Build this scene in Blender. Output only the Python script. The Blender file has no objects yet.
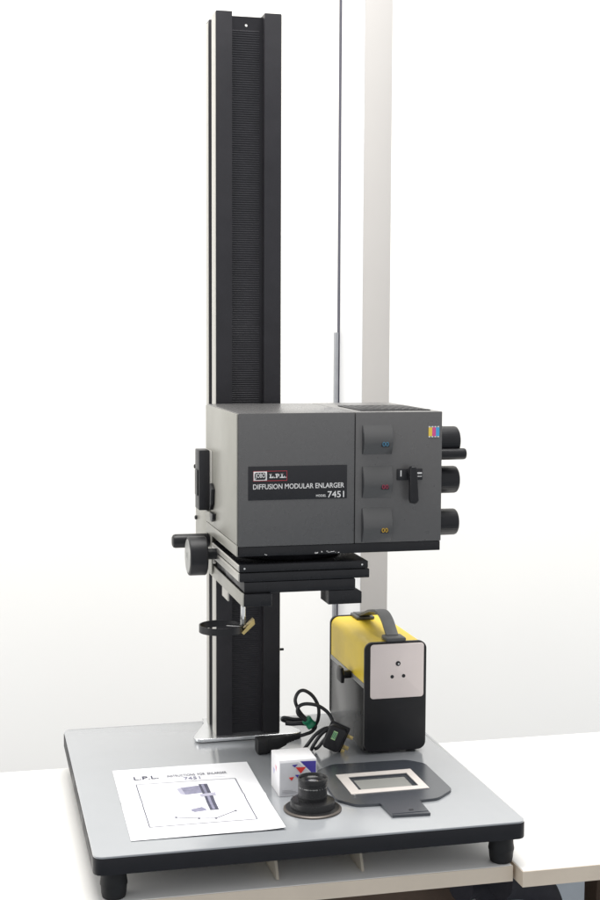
import bpy, bmesh, math, random
from mathutils import Vector, Matrix
random.seed(7)
PI = math.pi
scene = bpy.context.scene
COL = scene.collection

# ------------------------------------------------------------------ camera
cam_data = bpy.data.cameras.new('camera')
cam = bpy.data.objects.new('camera', cam_data)
COL.objects.link(cam)
_r = Vector((0.97214329, -0.2343497, 0.00419982))
_u = Vector((0.01596223, 0.08407089, 0.99633192))
_f = Vector((0.23384317, 0.96851035, -0.0854697))
M = Matrix((( _r.x, _u.x, -_f.x, -0.44248), (_r.y, _u.y, -_f.y, -2.00842), (_r.z, _u.z, -_f.z, 0.67364), (0, 0, 0, 1)))
cam.matrix_world = M
cam_data.sensor_fit = 'VERTICAL'
cam_data.sensor_height = 36.0
cam_data.sensor_width = 24.0
cam_data.lens = 36.0 * 1364.44 / 900.0
cam_data.clip_end = 100
cam_data.clip_start = 0.02
scene.camera = cam

# ------------------------------------------------------------------ room light
world = bpy.data.worlds.new('World')
scene.world = world
world.use_nodes = True
bg = world.node_tree.nodes['Background']
bg.inputs[0].default_value = (0.955, 0.975, 1.0, 1)
bg.inputs[1].default_value = 0.72

def area(name, loc, target, sx, sy, power, color=(1, 1, 1)):
    d = bpy.data.lights.new(name, 'AREA')
    d.shape = 'RECTANGLE'; d.size = sx; d.size_y = sy; d.energy = power; d.color = color
    o = bpy.data.objects.new(name, d); COL.objects.link(o)
    o.location = loc
    o.rotation_euler = (Vector(target) - Vector(loc)).to_track_quat('-Z', 'Y').to_euler()
    return o
area('daylight_outside', (0.3, 2.0, 1.75), (0.25, 0.8, 0.75), 4.2, 1.3, 72, (1.0, 0.955, 0.85))
area('ceiling_light', (0.1, -0.1, 3.4), (0.1, 0.0, 0.0), 2.6, 1.8, 165, (1.0, 0.985, 0.96))
area('side_window', (-2.1, 0.1, 0.75), (0, 0.1, 0.3), 1.4, 1.3, 16, (1.0, 0.99, 0.95))

vs = scene.view_settings
vs.view_transform = 'Standard'; vs.look = 'None'; vs.exposure = 0.0; vs.gamma = 1.0
vs.use_curve_mapping = False

# ------------------------------------------------------------------ materials
MATS = {}
def mat(name, color, rough=0.5, metal=0.0, var=0.06, vscale=40, rvar=0.08, bump=0.0, bscale=300, spec=0.5, coat=0.0, aniso=None, trans=0.0):
    if name in MATS: return MATS[name]
    m = bpy.data.materials.new(name); m.use_nodes = True
    nt = m.node_tree; b = nt.nodes['Principled BSDF']
    b.inputs['Metallic'].default_value = metal
    b.inputs['Specular IOR Level'].default_value = spec
    b.inputs['Coat Weight'].default_value = coat
    b.inputs['Coat Roughness'].default_value = 0.17
    b.inputs['Transmission Weight'].default_value = trans
    tc = nt.nodes.new('ShaderNodeTexCoord')
    mp = nt.nodes.new('ShaderNodeMapping')
    if aniso: mp.inputs['Scale'].default_value = aniso
    nt.links.new(tc.outputs['Object'], mp.inputs['Vector'])
    n = nt.nodes.new('ShaderNodeTexNoise'); n.inputs['Scale'].default_value = vscale
    n.inputs['Detail'].default_value = 6; n.inputs['Roughness'].default_value = 0.62
    nt.links.new(mp.outputs[0], n.inputs['Vector'])
    r = nt.nodes.new('ShaderNodeMapRange')
    r.inputs[1].default_value = 0.25; r.inputs[2].default_value = 0.75
    r.inputs[3].default_value = 1 - var; r.inputs[4].default_value = 1 + var
    nt.links.new(n.outputs['Fac'], r.inputs[0])
    mx = nt.nodes.new('ShaderNodeVectorMath'); mx.operation = 'SCALE'
    mx.inputs[0].default_value = color[:3]
    nt.links.new(r.outputs[0], mx.inputs['Scale'])
    nt.links.new(mx.outputs[0], b.inputs['Base Color'])
    r2 = nt.nodes.new('ShaderNodeMapRange')
    r2.inputs[1].default_value = 0.3; r2.inputs[2].default_value = 0.7
    r2.inputs[3].default_value = max(0.02, rough - rvar); r2.inputs[4].default_value = min(1, rough + rvar)
    n2 = nt.nodes.new('ShaderNodeTexNoise'); n2.inputs['Scale'].default_value = vscale * 0.4
    n2.inputs['Detail'].default_value = 5
    nt.links.new(mp.outputs[0], n2.inputs['Vector'])
    nt.links.new(n2.outputs['Fac'], r2.inputs[0]); nt.links.new(r2.outputs[0], b.inputs['Roughness'])
    if bump > 0:
        n3 = nt.nodes.new('ShaderNodeTexNoise'); n3.inputs['Scale'].default_value = bscale
        n3.inputs['Detail'].default_value = 3
        nt.links.new(mp.outputs[0], n3.inputs['Vector'])
        bp = nt.nodes.new('ShaderNodeBump'); bp.inputs['Strength'].default_value = bump; bp.inputs['Distance'].default_value = 0.0006
        nt.links.new(n3.outputs['Fac'], bp.inputs['Height']); nt.links.new(bp.outputs[0], b.inputs['Normal'])
    MATS[name] = m
    return m

laminate = mat('grey_laminate', (0.315, 0.327, 0.342), 0.16, 0, 0.03, 9, 0.02, 0.0, 700, spec=0.8, coat=0.55)
black_edge = mat('black_edge', (0.009, 0.009, 0.012), 0.5, 0, 0.15, 60, 0.1, 0.1, 400, spec=0.32)
rubber = mat('black_rubber', (0.012, 0.012, 0.013), 0.6, 0, 0.2, 80, 0.1, 0.15, 300, spec=0.32)
col_black = mat('column_black', (0.024, 0.023, 0.027), 0.42, 0, 0.14, 30, 0.08, 0.1, 900, spec=0.32)
rack_black = mat('rack_black', (0.030, 0.029, 0.034), 0.5, 0, 0.18, 60, 0.1, spec=0.32)
alu = mat('brushed_aluminium', (0.50, 0.485, 0.45), 0.40, 0.45, 0.05, 60, 0.06, 0.0, 500, aniso=(1, 1, 0.05))
plate_steel = mat('chromed_plate', (0.75, 0.76, 0.77), 0.18, 0.9, 0.05, 30, 0.06)
head_grey = mat('charcoal_paint', (0.098, 0.096, 0.096), 0.28, 0, 0.06, 160, 0.02, 0.0, 1500, spec=0.6)
module_grey = mat('charcoal_paint_module', (0.105, 0.102, 0.101), 0.29, 0, 0.06, 160, 0.02, 0.0, 1500, spec=0.6)
side_grey = mat('warm_grey_panel', (0.29, 0.283, 0.252), 0.36, 0.15, 0.07, 18, 0.05, 0.0, 900)
plate_black = mat('plate_black', (0.020, 0.020, 0.023), 0.4, 0, 0.1, 50, 0.06, spec=0.32)
vent_dark = mat('vent_dark', (0.035, 0.035, 0.038), 0.45, 0, 0.1, 60, 0.08, 0.1, 600, spec=0.32)
stage_black = mat('stage_black', (0.012, 0.012, 0.014), 0.28, 0, 0.18, 50, 0.1, 0.12, 500, spec=0.32)
knob_black = mat('knob_black', (0.013, 0.013, 0.015), 0.36, 0, 0.15, 70, 0.08, 0.1, 500, spec=0.32)
knob_face = mat('knob_face', (0.34, 0.34, 0.33), 0.35, 0.6, 0.06, 60, 0.08)
chrome = mat('chrome', (0.78, 0.78, 0.77), 0.14, 1.0, 0.04, 60, 0.05)
brass = mat('brass', (0.62, 0.48, 0.20), 0.35, 0.7, 0.1, 90, 0.1)
white_ink = mat('white_ink', (0.78, 0.77, 0.76), 0.5, 0, 0.06, 200, 0.05)
red_ink = mat('red_ink', (0.42, 0.035, 0.055), 0.5, 0, 0.06, 200, 0.05)
cyan_ink = mat('cyan_ink', (0.07, 0.23, 0.36), 0.4, 0, 0.06, 200, 0.05)
magenta_ink = mat('magenta_ink', (0.34, 0.03, 0.07), 0.4, 0, 0.06, 200, 0.05)
yellow_ink = mat('yellow_ink', (0.60, 0.36, 0.03), 0.4, 0, 0.06, 200, 0.05)
st_y = mat('sticker_yellow', (0.85, 0.60, 0.08), 0.4, 0, 0.04, 200, 0.05)
st_m = mat('sticker_magenta', (0.70, 0.09, 0.28), 0.4, 0, 0.04, 200, 0.05)
st_c = mat('sticker_cyan', (0.06, 0.38, 0.68), 0.4, 0, 0.04, 200, 0.05)
yellow_paint = mat('yellow_paint', (0.80, 0.58, 0.045), 0.45, 0, 0.05, 30, 0.05, 0.0, 900)
case_black = mat('case_black', (0.011, 0.011, 0.013), 0.42, 0, 0.2, 30, 0.1, 0.15, 700, spec=0.32)
case_side = mat('case_side_gloss', (0.018, 0.018, 0.019), 0.27, 0, 0.2, 14, 0.06, 0.0, 60, spec=0.3, coat=0.0)
handle_grey = mat('handle_grey', (0.085, 0.088, 0.09), 0.5, 0, 0.08, 60, 0.07, 0.15, 600)
panel_white = mat('panel_offwhite', (0.80, 0.71, 0.68), 0.42, 0, 0.03, 20, 0.05)
paper = mat('paper', (0.80, 0.80, 0.82), 0.75, 0, 0.02, 30, 0.05, 0.05, 500)
print_lav = mat('print_lavender', (0.24, 0.235, 0.32), 0.75, 0, 0.3, 130, 0.05)
print_dark = mat('print_dark', (0.07, 0.07, 0.105), 0.75, 0, 0.3, 200, 0.05)
print_pale = mat('print_pale', (0.62, 0.61, 0.70), 0.75, 0, 0.03, 100, 0.05)
card_white = mat('card_white', (0.80, 0.79, 0.80), 0.42, 0, 0.03, 40, 0.05)
card_grey = mat('card_grey', (0.36, 0.36, 0.38), 0.4, 0, 0.05, 40, 0.05)
card_blue = mat('card_blue', (0.060, 0.045, 0.32), 0.35, 0, 0.05, 60, 0.05)
card_red = mat('card_red', (0.72, 0.05, 0.04), 0.35, 0, 0.05, 60, 0.05)
lens_black = mat('lens_black', (0.014, 0.014, 0.015), 0.30, 0, 0.15, 80, 0.08, 0.05, 400, spec=0.32)
lens_glass = mat('lens_glass', (0.02, 0.02, 0.035), 0.03, 0, 0.0, 20, 0.01, spec=1.0, coat=1.0)
carrier_black = mat('carrier_black', (0.050, 0.056, 0.067), 0.24, 0, 0.05, 40, 0.0, 0.0, 600, spec=0.9)
frame_white = mat('frame_white', (0.70, 0.65, 0.61), 0.45, 0, 0.04, 60, 0.05)
ground_glass = mat('ground_glass', (0.33, 0.33, 0.31), 0.3, 0, 0.03, 60, 0.0)
cable_black = mat('cable_black', (0.020, 0.021, 0.024), 0.36, 0, 0.12, 90, 0.08, 0.05, 300)
tape_green = mat('tape_green', (0.012, 0.20, 0.10), 0.38, 0, 0.1, 80, 0.06)
label_green = mat('label_green', (0.40, 0.60, 0.30), 0.4, 0, 0.1, 200, 0.06)
table_white = mat('table_white', (0.84, 0.825, 0.80), 0.40, 0, 0.01, 10, 0.02, 0.0, 400)
table_edge = mat('table_edge_beige', (0.70, 0.60, 0.485), 0.5, 0, 0.05, 20, 0.05, 0.1, 300)
batten_mat = mat('pale_batten', (0.50, 0.45, 0.37), 0.5, 0, 0.08, 30, 0.05)
floor_mat = mat('floor_grey', (0.30, 0.33, 0.36), 0.6, 0, 0.1, 6, 0.05)
brown_mat = mat('brown_box', (0.085, 0.050, 0.030), 0.6, 0, 0.25, 14, 0.1, 0.2, 60)
bag_mat = mat('black_cloth', (0.016, 0.014, 0.020), 0.7, 0, 0.3, 30, 0.1, 0.4, 120)
post_mat = mat('white_frame_paint', (0.60, 0.575, 0.55), 0.5, 0, 0.02, 6, 0.05)
gasket_mat = mat('dark_gasket', (0.055, 0.055, 0.085), 0.6, 0, 0.1, 30, 0.05)
strip_mat = mat('grey_strip', (0.32, 0.33, 0.35), 0.6, 0, 0.1, 30, 0.05)

def frosted(name, col, tcol):
    m = bpy.data.materials.new(name); m.use_nodes = True
    nt = m.node_tree; nt.nodes.clear()
    out = nt.nodes.new('ShaderNodeOutputMaterial')
    t = nt.nodes.new('ShaderNodeBsdfTranslucent'); d = nt.nodes.new('ShaderNodeBsdfDiffuse')
    mx = nt.nodes.new('ShaderNodeMixShader'); mx.inputs[0].default_value = 0.28
    tc = nt.nodes.new('ShaderNodeTexCoord')
    n = nt.nodes.new('ShaderNodeTexNoise'); n.inputs['Scale'].default_value = 3; n.inputs['Detail'].default_value = 3
    nt.links.new(tc.outputs['Object'], n.inputs['Vector'])
    r = nt.nodes.new('ShaderNodeMapRange'); r.inputs[3].default_value = 0.965; r.inputs[4].default_value = 1.0
    nt.links.new(n.outputs['Fac'], r.inputs[0])
    v = nt.nodes.new('ShaderNodeVectorMath'); v.operation = 'SCALE'; v.inputs[0].default_value = tcol
    nt.links.new(r.outputs[0], v.inputs['Scale']); nt.links.new(v.outputs[0], t.inputs[0])
    d.inputs[0].default_value = (*col, 1)
    nt.links.new(t.outputs[0], mx.inputs[1]); nt.links.new(d.outputs[0], mx.inputs[2]); nt.links.new(mx.outputs[0], out.inputs[0])
    return m
pane_mat = frosted('frosted_pane', (0.80, 0.80, 0.80), (0.86, 0.86, 0.86))

# ------------------------------------------------------------------ helpers
def box(bm, x0, x1, y0, y1, z0, z1, bev=0.0, seg=2):
    vs_ = [bm.verts.new((x, y, z)) for x in (x0, x1) for y in (y0, y1) for z in (z0, z1)]
    idx = [(0, 1, 3, 2), (4, 6, 7, 5), (0, 4, 5, 1), (2, 3, 7, 6), (0, 2, 6, 4), (1, 5, 7, 3)]
    fs = [bm.faces.new([vs_[i] for i in f]) for f in idx]
    if bev > 0:
        es = list({e for f in fs for e in f.edges})
        bmesh.ops.bevel(bm, geom=es, offset=bev, segments=seg, profile=0.5, affect='EDGES', clamp_overlap=True)
def prism(bm, poly, axis, a, b, bev=0.0, seg=2):
    """poly: 2D points; axis 'z': (x,y), 'x': (y,z), 'y': (x,z); extruded a..b"""
    def P(p, t):
        return {'z': (p[0], p[1], t), 'x': (t, p[0], p[1]), 'y': (p[0], t, p[1])}[axis]
    A = [bm.verts.new(P(p, a)) for p in poly]; B = [bm.verts.new(P(p, b)) for p in poly]
    n = len(poly)
    f1 = bm.faces.new(A); f2 = bm.faces.new(B[::-1])
    fs = [f1, f2]
    for i in range(n): fs.append(bm.faces.new((A[i], B[i], B[(i + 1) % n], A[(i + 1) % n])))
    bmesh.ops.recalc_face_normals(bm, faces=fs)
    if bev > 0:
        es = list({e for e in list(f1.edges) + list(f2.edges)})
        bmesh.ops.bevel(bm, geom=es, offset=bev, segments=seg, profile=0.5, affect='EDGES', clamp_overlap=True)
def rrect(x0, x1, y0, y1, r, n=8):
    out = []
    for cx, cy, a0 in ((x1 - r, y1 - r, 0), (x0 + r, y1 - r, 90), (x0 + r, y0 + r, 180), (x1 - r, y0 + r, 270)):
        for i in range(n + 1):
            a = math.radians(a0 + 90 * i / n)
            out.append((cx + r * math.cos(a), cy + r * math.sin(a)))
    return out
def lathe(bm, prof, center, axis='z', n=48):
    """prof: list of (radius, height); closed at both ends when radius 0"""
    c = Vector(center); rings = []
    def P(r, h, a):
        u, w = r * math.cos(a), r * math.sin(a)
        v = {'z': (u, w, h), 'x': (h, u, w), 'y': (w, h, u)}[axis]
        return c + Vector(v)
    for r, h in prof:
        if r < 1e-7: rings.append([bm.verts.new(P(0, h, 0))])
        else: rings.append([bm.verts.new(P(r, h, 2 * PI * i / n)) for i in range(n)])
    fs = []
    for A, B in zip(rings, rings[1:]):
        for i in range(n):
            j = (i + 1) % n
            if len(A) == 1 and len(B) == 1: continue
            if len(A) == 1: fs.append(bm.faces.new((A[0], B[i], B[j])))
            elif len(B) == 1: fs.append(bm.faces.new((A[i], B[0], A[j])))
            else: fs.append(bm.faces.new((A[i], B[i], B[j], A[j])))
    bmesh.ops.recalc_face_normals(bm, faces=fs)
def spline(pts, k=8):
    P = [Vector(p) for p in pts]; out = []
    for i in range(len(P) - 1):
        p0 = P[max(i - 1, 0)]; p1 = P[i]; p2 = P[i + 1]; p3 = P[min(i + 2, len(P) - 1)]
        for t in range(k):
            s = t / k
            out.append(0.5 * ((2 * p1) + (-p0 + p2) * s + (2 * p0 - 5 * p1 + 4 * p2 - p3) * s * s + (-p0 + 3 * p1 - 3 * p2 + p3) * s ** 3))
    out.append(P[-1]); return out
def tube(bm, path, rad, n=12, closed=False):
    if not callable(rad):
        rr = rad; rad = lambda t: rr
    L = len(path); rings = []; prev = None
    for i, p in enumerate(path):
        if closed: t = (path[(i + 1) % L] - path[i - 1]).normalized()
        else: t = (path[min(i + 1, L - 1)] - path[max(i - 1, 0)]).normalized()
        if prev is None:
            a = Vector((0, 0, 1)) if abs(t.z) < 0.9 else Vector((1, 0, 0))
            nrm = (a - t * a.dot(t)).normalized()
        else: nrm = (prev - t * prev.dot(t)).normalized()
        prev = nrm; bn = t.cross(nrm); r = rad(i / (L - 1))
        rings.append([bm.verts.new(p + (nrm * math.cos(2 * PI * k / n) + bn * math.sin(2 * PI * k / n)) * r) for k in range(n)])
    fs = []
    pairs = list(zip(rings, rings[1:])) + ([(rings[-1], rings[0])] if closed else [])
    for A, B in pairs:
        for k in range(n): fs.append(bm.faces.new((A[k], A[(k + 1) % n], B[(k + 1) % n], B[k])))
    if not closed:
        fs.append(bm.faces.new(rings[0][::-1])); fs.append(bm.faces.new(rings[-1]))
    bmesh.ops.recalc_face_normals(bm, faces=fs)
def sweep(bm, path, side, w, h):
    """flat strap along path; side = unit vector across"""
    side = Vector(side); rings = []; L = len(path)
    for i, p in enumerate(path):
        t = (path[min(i + 1, L - 1)] - path[max(i - 1, 0)]).normalized(); nn = t.cross(side).normalized()
        rings.append([bm.verts.new(p + side * a * w / 2 + nn * b * h / 2) for a, b in ((-1, -1), (1, -1), (1, 1), (-1, 1))])
    fs = []
    for A, B in zip(rings, rings[1:]):
        for k in range(4): fs.append(bm.faces.new((A[k], A[(k + 1) % 4], B[(k + 1) % 4], B[k])))
    fs.append(bm.faces.new(rings[0][::-1])); fs.append(bm.faces.new(rings[-1]))
    bmesh.ops.recalc_face_normals(bm, faces=fs)

def smooth(me, angle=35):
    for p in me.polygons: p.use_smooth = True
    try: me.set_sharp_from_angle(angle=math.radians(angle))
    except Exception: pass
def root_of(o):
    while o.parent: o = o.parent
    return o
def obj(name, bm, m, parent=None, label=None, sm=True):
    off = Vector(root_of(parent).location) if parent else Vector((0, 0, 0))
    bmesh.ops.translate(bm, verts=bm.verts, vec=-off)
    me = bpy.data.meshes.new(name); bm.to_mesh(me); bm.free()
    me.materials.append(m)
    if sm: smooth(me)
    o = bpy.data.objects.new(name, me); COL.objects.link(o)
    if parent: o.parent = parent
    if label: o['label'] = label
    return o
def B(): return bmesh.new()
def bx(name, m, parent, *a, bev=0.0008, label=None):
    b = B(); box(b, *a, bev=bev); return obj(name, b, m, parent, label)
def cyl(name, m, parent, prof, center, axis, n=40, label=None):
    b = B(); lathe(b, prof, center, axis, n); return obj(name, b, m, parent, label)
def thing(name, label, cat, loc, group=None):
    o = bpy.data.objects.new(name, None); COL.objects.link(o); o.empty_display_size = 0.05
    o.location = loc; o['label'] = label; o['category'] = cat
    if group: o['group'] = group
    return o
def tag(o, label, cat, group=None):
    o['label'] = label; o['category'] = cat
    if group: o['group'] = group
    return o
def text_bm(s, box2d, place, thick=0.0003, bold=0.0):
    """text mesh scaled to (x0,x1,z0,z1) then mapped by place(u,v,w)"""
    cu = bpy.data.curves.new('lettering', 'FONT'); cu.body = s; cu.extrude = 0.5; cu.offset = bold; cu.resolution_u = 3
    to = bpy.data.objects.new('lettering_src', cu); COL.objects.link(to)
    dg = bpy.context.evaluated_depsgraph_get(); dg.update()
    me = bpy.data.meshes.new_from_object(to.evaluated_get(dg))
    b = B(); b.from_mesh(me)
    bpy.data.objects.remove(to); bpy.data.curves.remove(cu); bpy.data.meshes.remove(me)
    xs = [v.co.x for v in b.verts]; ys = [v.co.y for v in b.verts]
    x0, x1, y0, y1 = min(xs), max(xs), min(ys), max(ys)
    for v in b.verts:
        u = box2d[0] + (v.co.x - x0) / (x1 - x0) * (box2d[1] - box2d[0])
        w = box2d[2] + (v.co.y - y0) / (y1 - y0) * (box2d[3] - box2d[2])
        v.co = Vector(place(u, w, thick if v.co.z > 0 else 0.0))
    bmesh.ops.recalc_face_normals(b, faces=b.faces)
    return b

# ================================================================== setting
b = B(); box(b, -3, 4, -3, 0.9, -0.80, -0.78); fl = obj('floor', b, floor_mat); fl['kind'] = 'structure'

# window behind: post, gasket and two frosted panes
win = thing('window', 'bright frosted window with white post behind the enlarger', 'window', (0.34, 0.6, -0.78))
def pane(x0, x1):
    b = B(); n = 6
    for i in range(n):
        pass
    v = [b.verts.new(c) for c in ((x0, 0.785, -0.77), (x1, 0.785, -0.77), (x1, 0.785, 2.2), (x0, 0.785, 2.2))]
    b.faces.new(v); return obj('pane', b, pane_mat, win, sm=False)
pane(-1.6, 0.318); pane(0.330, 2.0)
bx('post', post_mat, win, 0.3145, 0.3705, 0.6, 0.768, -0.78, 2.2, bev=0.0015)
bx('lit_reveal_face', mat('reveal_lit_white', (0.86, 0.86, 0.87), 0.35, 0, 0.01, 6, 0.03), win, 0.3128, 0.3144, 0.6012, 0.768, -0.78, 2.2, bev=0.0005)  # lit side of the same post: the light is put into a whiter colour
bx('gasket', gasket_mat, win, 0.3115, 0.3180, 0.7685, 0.784, -0.77, 2.2, bev=0.0)
bx('edge_strip', strip_mat, win, 0.3035, 0.3110, 0.770, 0.783, -0.77, 0.675, bev=0.0005)

# tables
def table(label, x0, x1, y0, y1):
    t = thing('table', label, 'table', ((x0 + x1) / 2, (y0 + y1) / 2, -0.78), 'white tables pushed together')
    b = B(); box(b, x0 + 0.0012, x1 - 0.0012, y0 + 0.0012, y1 - 0.0012, -0.0885, -0.067, bev=0.0008); obj('table_top', b, table_white, t)
    b = B()
    box(b, x0, x1, y0, y0 + 0.0011, -0.0900, -0.0680); 
    obj('edge_band', b, table_edge, t)
    bx('edge_band', table_edge, t, x0, x0 + 0.0011, y0 + 0.0012, y1, -0.0900, -0.0680, bev=0)
    bx('edge_band', table_edge, t, x1 - 0.0011, x1, y0 + 0.0012, y1, -0.0900, -0.0680, bev=0)
    for lx in (x0 + 0.25, x1 - 0.06):
        for ly in (y1 - 0.16, y1 - 0.05):
            bx('leg', strip_mat, t, lx - 0.018, lx + 0.018, ly - 0.018, ly + 0.018, -0.779, -0.0905, bev=0.002)
    return t
table('white table with beige edge carrying the enlarger', -1.3, 0.2845, -0.2785, 0.293)
table('white table to the right of the enlarger, set further forward', 0.2895, 1.7, -0.302, 0.287)

# ================================================================== enlarger
en = thing('enlarger', 'tall black column photo enlarger with charcoal lamp head on grey baseboard', 'enlarger', (0, 0, -0.067))
X, Y = 0.2986, 0.2914
b = B(); prism(b, rrect(-X, X, -Y, Y, 0.013), 'z', -0.003, 0.0, bev=0.0007, seg=2); board = obj('baseboard', b, laminate, en)
b = B(); prism(b, rrect(-X - 0.0006, X + 0.0006, -Y - 0.0006, Y + 0.0006, 0.0136), 'z', -0.0252, -0.0032, bev=0.0012); obj('edge', b, black_edge, board)
for sx, sy in ((-1, -1), (1, -1), (-1, 1), (1, 1)):
    cyl('foot', rubber, board, [(0, -0.0253), (0.0158, -0.0253), (0.0165, -0.030), (0.0172, -0.040), (0.0182, -0.0465), (0.0182, -0.0485), (0.0174, -0.0505), (0.0166, -0.060), (0.0155, -0.0655), (0.0135, -0.0669), (0, -0.0669)],
        (sx * 0.270 + (0.004 if sx > 0 else 0), sy * 0.2595, 0), 'z', 32)
for xx, y0 in ((-0.0470, -0.2620), (0.0735, -0.2600)):
    b = B(); prism(b, [(y0 + 0.022, -0.0255), (y0, -0.0640), (y0 + 0.02, -0.0662), (0.2, -0.0662), (0.2, -0.0255)], 'x', xx - 0.004, xx, bev=0.0005)
    obj('batten', b, batten_mat, board)

# column
b = B(); prism(b, [(-0.0935, 0.178), (-0.0925, 0.171), (-0.0885, 0.166), (-0.082, 0.1635), (0.078, 0.1635), (0.0845, 0.166), (0.0880, 0.171), (0.0890, 0.178), (0.0870, 0.186), (0.0620, 0.255), (0.0600, 0.284), (-0.0620, 0.284), (-0.0640, 0.255), (-0.0915, 0.186)], 'z', 0.0008, 0.0072, bev=0.002, seg=3)
cb = obj('column_base', b, plate_steel, en)
ZT = 1.183
def rail_profile(s):
    o, i = (-0.0550, -0.0292) if s < 0 else (0.0510, 0.0238)
    g = o - s * 0.006
    return [(o, 0.1755), (o, 0.2120), (g, 0.2140), (g, 0.2405), (o, 0.2425), (o, 0.2675), (i, 0.2675), (i, 0.1755)]
b = B(); prism(b, rail_profile(-1), 'z', 0.0074, ZT, bev=0.0006); colm = obj('column', b, col_black, en)
b = B(); prism(b, rail_profile(1), 'z', 0.0074, ZT, bev=0.0006); obj('column_flange', b, col_black, colm)
# web with the small see-through hole near its top
b = B()
hz, hx_, hr, hs = 1.165, -0.0035, 0.0022, 0.012
box(b, -0.0291, 0.0237, 0.1885, 0.1925, 0.0074, hz - hs)
box(b, -0.0291, 0.0237, 0.1885, 0.1925, hz + hs, 1.1785)
box(b, -0.0291, hx_ - hs, 0.1885, 0.1925, hz - hs, hz + hs)
box(b, hx_ + hs, 0.0237, 0.1885, 0.1925, hz - hs, hz + hs)
N = 16; ring = {}
for t_, yy in ((0, 0.1885), (1, 0.1925)):
    inn = []; out = []
    for k in range(N):
        a = 2 * PI * k / N; c, s = math.cos(a), math.sin(a); q = hs / max(abs(c), abs(s))
        inn.append(b.verts.new((hx_ + hr * c, yy, hz + hr * s))); out.append(b.verts.new((hx_ + q * c, yy, hz + q * s)))
    ring[t_] = (inn, out)
    for k in range(N):
        j = (k + 1) % N; b.faces.new((inn[k], out[k], out[j], inn[j]))
for k in range(N):
    j = (k + 1) % N; b.faces.new((ring[0][0][k], ring[0][0][j], ring[1][0][j], ring[1][0][k]))
bmesh.ops.recalc_face_normals(b, faces=b.faces)
obj('web', b, col_black, colm, sm=False)
b = B(); z = 0.02
while z < 1.155:
    prism(b, [(0.1884, z), (0.1878, z + 0.0006), (0.1878, z + 0.0018), (0.1884, z + 0.0024)], 'x', -0.0270, 0.0180)
    z += 0.0036
rk = obj('toothed_rack', b, rack_black, colm, sm=False); rk['kind'] = 'stuff'
for s, x0, x1 in ((-1, -0.0562, -0.0552), (1, 0.0512, 0.0522)):
    bx('guide_rail', alu, colm, x0, x1, 0.1768, 0.2115, 0.0076, ZT - 0.001, bev=0.0003)
    bx('guide_rail', alu, colm, x0, x1, 0.2445, 0.2672, 0.0076, ZT - 0.004, bev=0.0003)
cyl('pin', stage_black, colm, [(0, 0.0512), (0.0022, 0.0512), (0.0022, 0.0585), (0.0016, 0.0592), (0, 0.0592)], (0, 0.180, 0.1466), 'x', 14)

# carriage around the column
car = bx('carriage', side_grey, en, -0.0725, -0.0665, 0.1660, 0.2820, 0.2880, 0.4745, bev=0.0012)
bx('carriage_back', stage_black, car, -0.0660, 0.0680, 0.2690, 0.2815, 0.2900, 0.4700, bev=0.0015)
bx('carriage_side', side_grey, car, 0.0600, 0.0660, 0.1660, 0.2685, 0.2880, 0.4700, bev=0.0012)
for y_, z_ in ((0.276, 0.4472), (0.2089, 0.4226), (0.268, 0.3609)):
    cyl('screw', knob_black, car, [(0, -0.0726), (0.0036, -0.0726), (0.0036, -0.0752), (0.0026, -0.0764), (0, -0.0764)], (0, y_, z_), 'x', 16)

# lamp head
HX0, HXD, HX1, HY0, HY1, HZ0, HZ1 = -0.0725, 0.1010, 0.2350, -0.1000, 0.1640, 0.3662, 0.5590
head = bx('lamp_head', head_grey, en, HX0, HXD - 0.0006, HY0, HY1, HZ0, HZ1, bev=0.0012)
mod = bx('filter_module', module_grey, en, HXD + 0.0006, HX1, HY0 + 0.0004, HY1, HZ0, HZ1, bev=0.0012)
bx('gap_liner', plate_black, head, HXD - 0.006, HXD + 0.006, HY0 + 0.003, HY1 - 0.003, HZ0 + 0.002, HZ1 - 0.003, bev=0)
bx('base_strip', stage_black, head, HX0 + 0.0006, HX1 - 0.0012, HY0 + 0.0008, HY1 - 0.001, 0.3520, HZ0 - 0.0003, bev=0.0008)
bx('side_panel', side_grey, head, HX0 - 0.0022, HX0 - 0.0002, HY0 + 0.0012, HY1, 0.3695, HZ1 - 0.0012, bev=0.0007)
bx('side_panel', side_grey, head, HX0 - 0.0022, HX0 - 0.0002, HY0 + 0.0012, HY1, 0.3520, 0.3687, bev=0.0007)
v = bx('top_vent', vent_dark, mod, 0.118, 0.226, -0.072, 0.062, 0.5592, 0.5606, bev=0.0005)
for k in range(9):
    bx('vent_slat', plate_black, mod, 0.124 + k * 0.0108, 0.1305 + k * 0.0108, -0.062, 0.052, 0.5607, 0.5612, bev=0.0002)
# chipped paint on the base strip
b = B()
for k in range(17):
    cx = random.uniform(0.040, 0.078) if k > 1 else -0.033 + 0.002 * k
    cz = random.uniform(0.3535, 0.3565); w = random.uniform(0.0004, 0.0016); h = random.uniform(0.0002, 0.0006)
    box(b, cx - w, cx + w, HY0 + 0.0004, HY0 + 0.00079, cz - h, cz + h)
ch = obj('chipped_paint', b, white_ink, head, sm=False); ch['kind'] = 'stuff'

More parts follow.
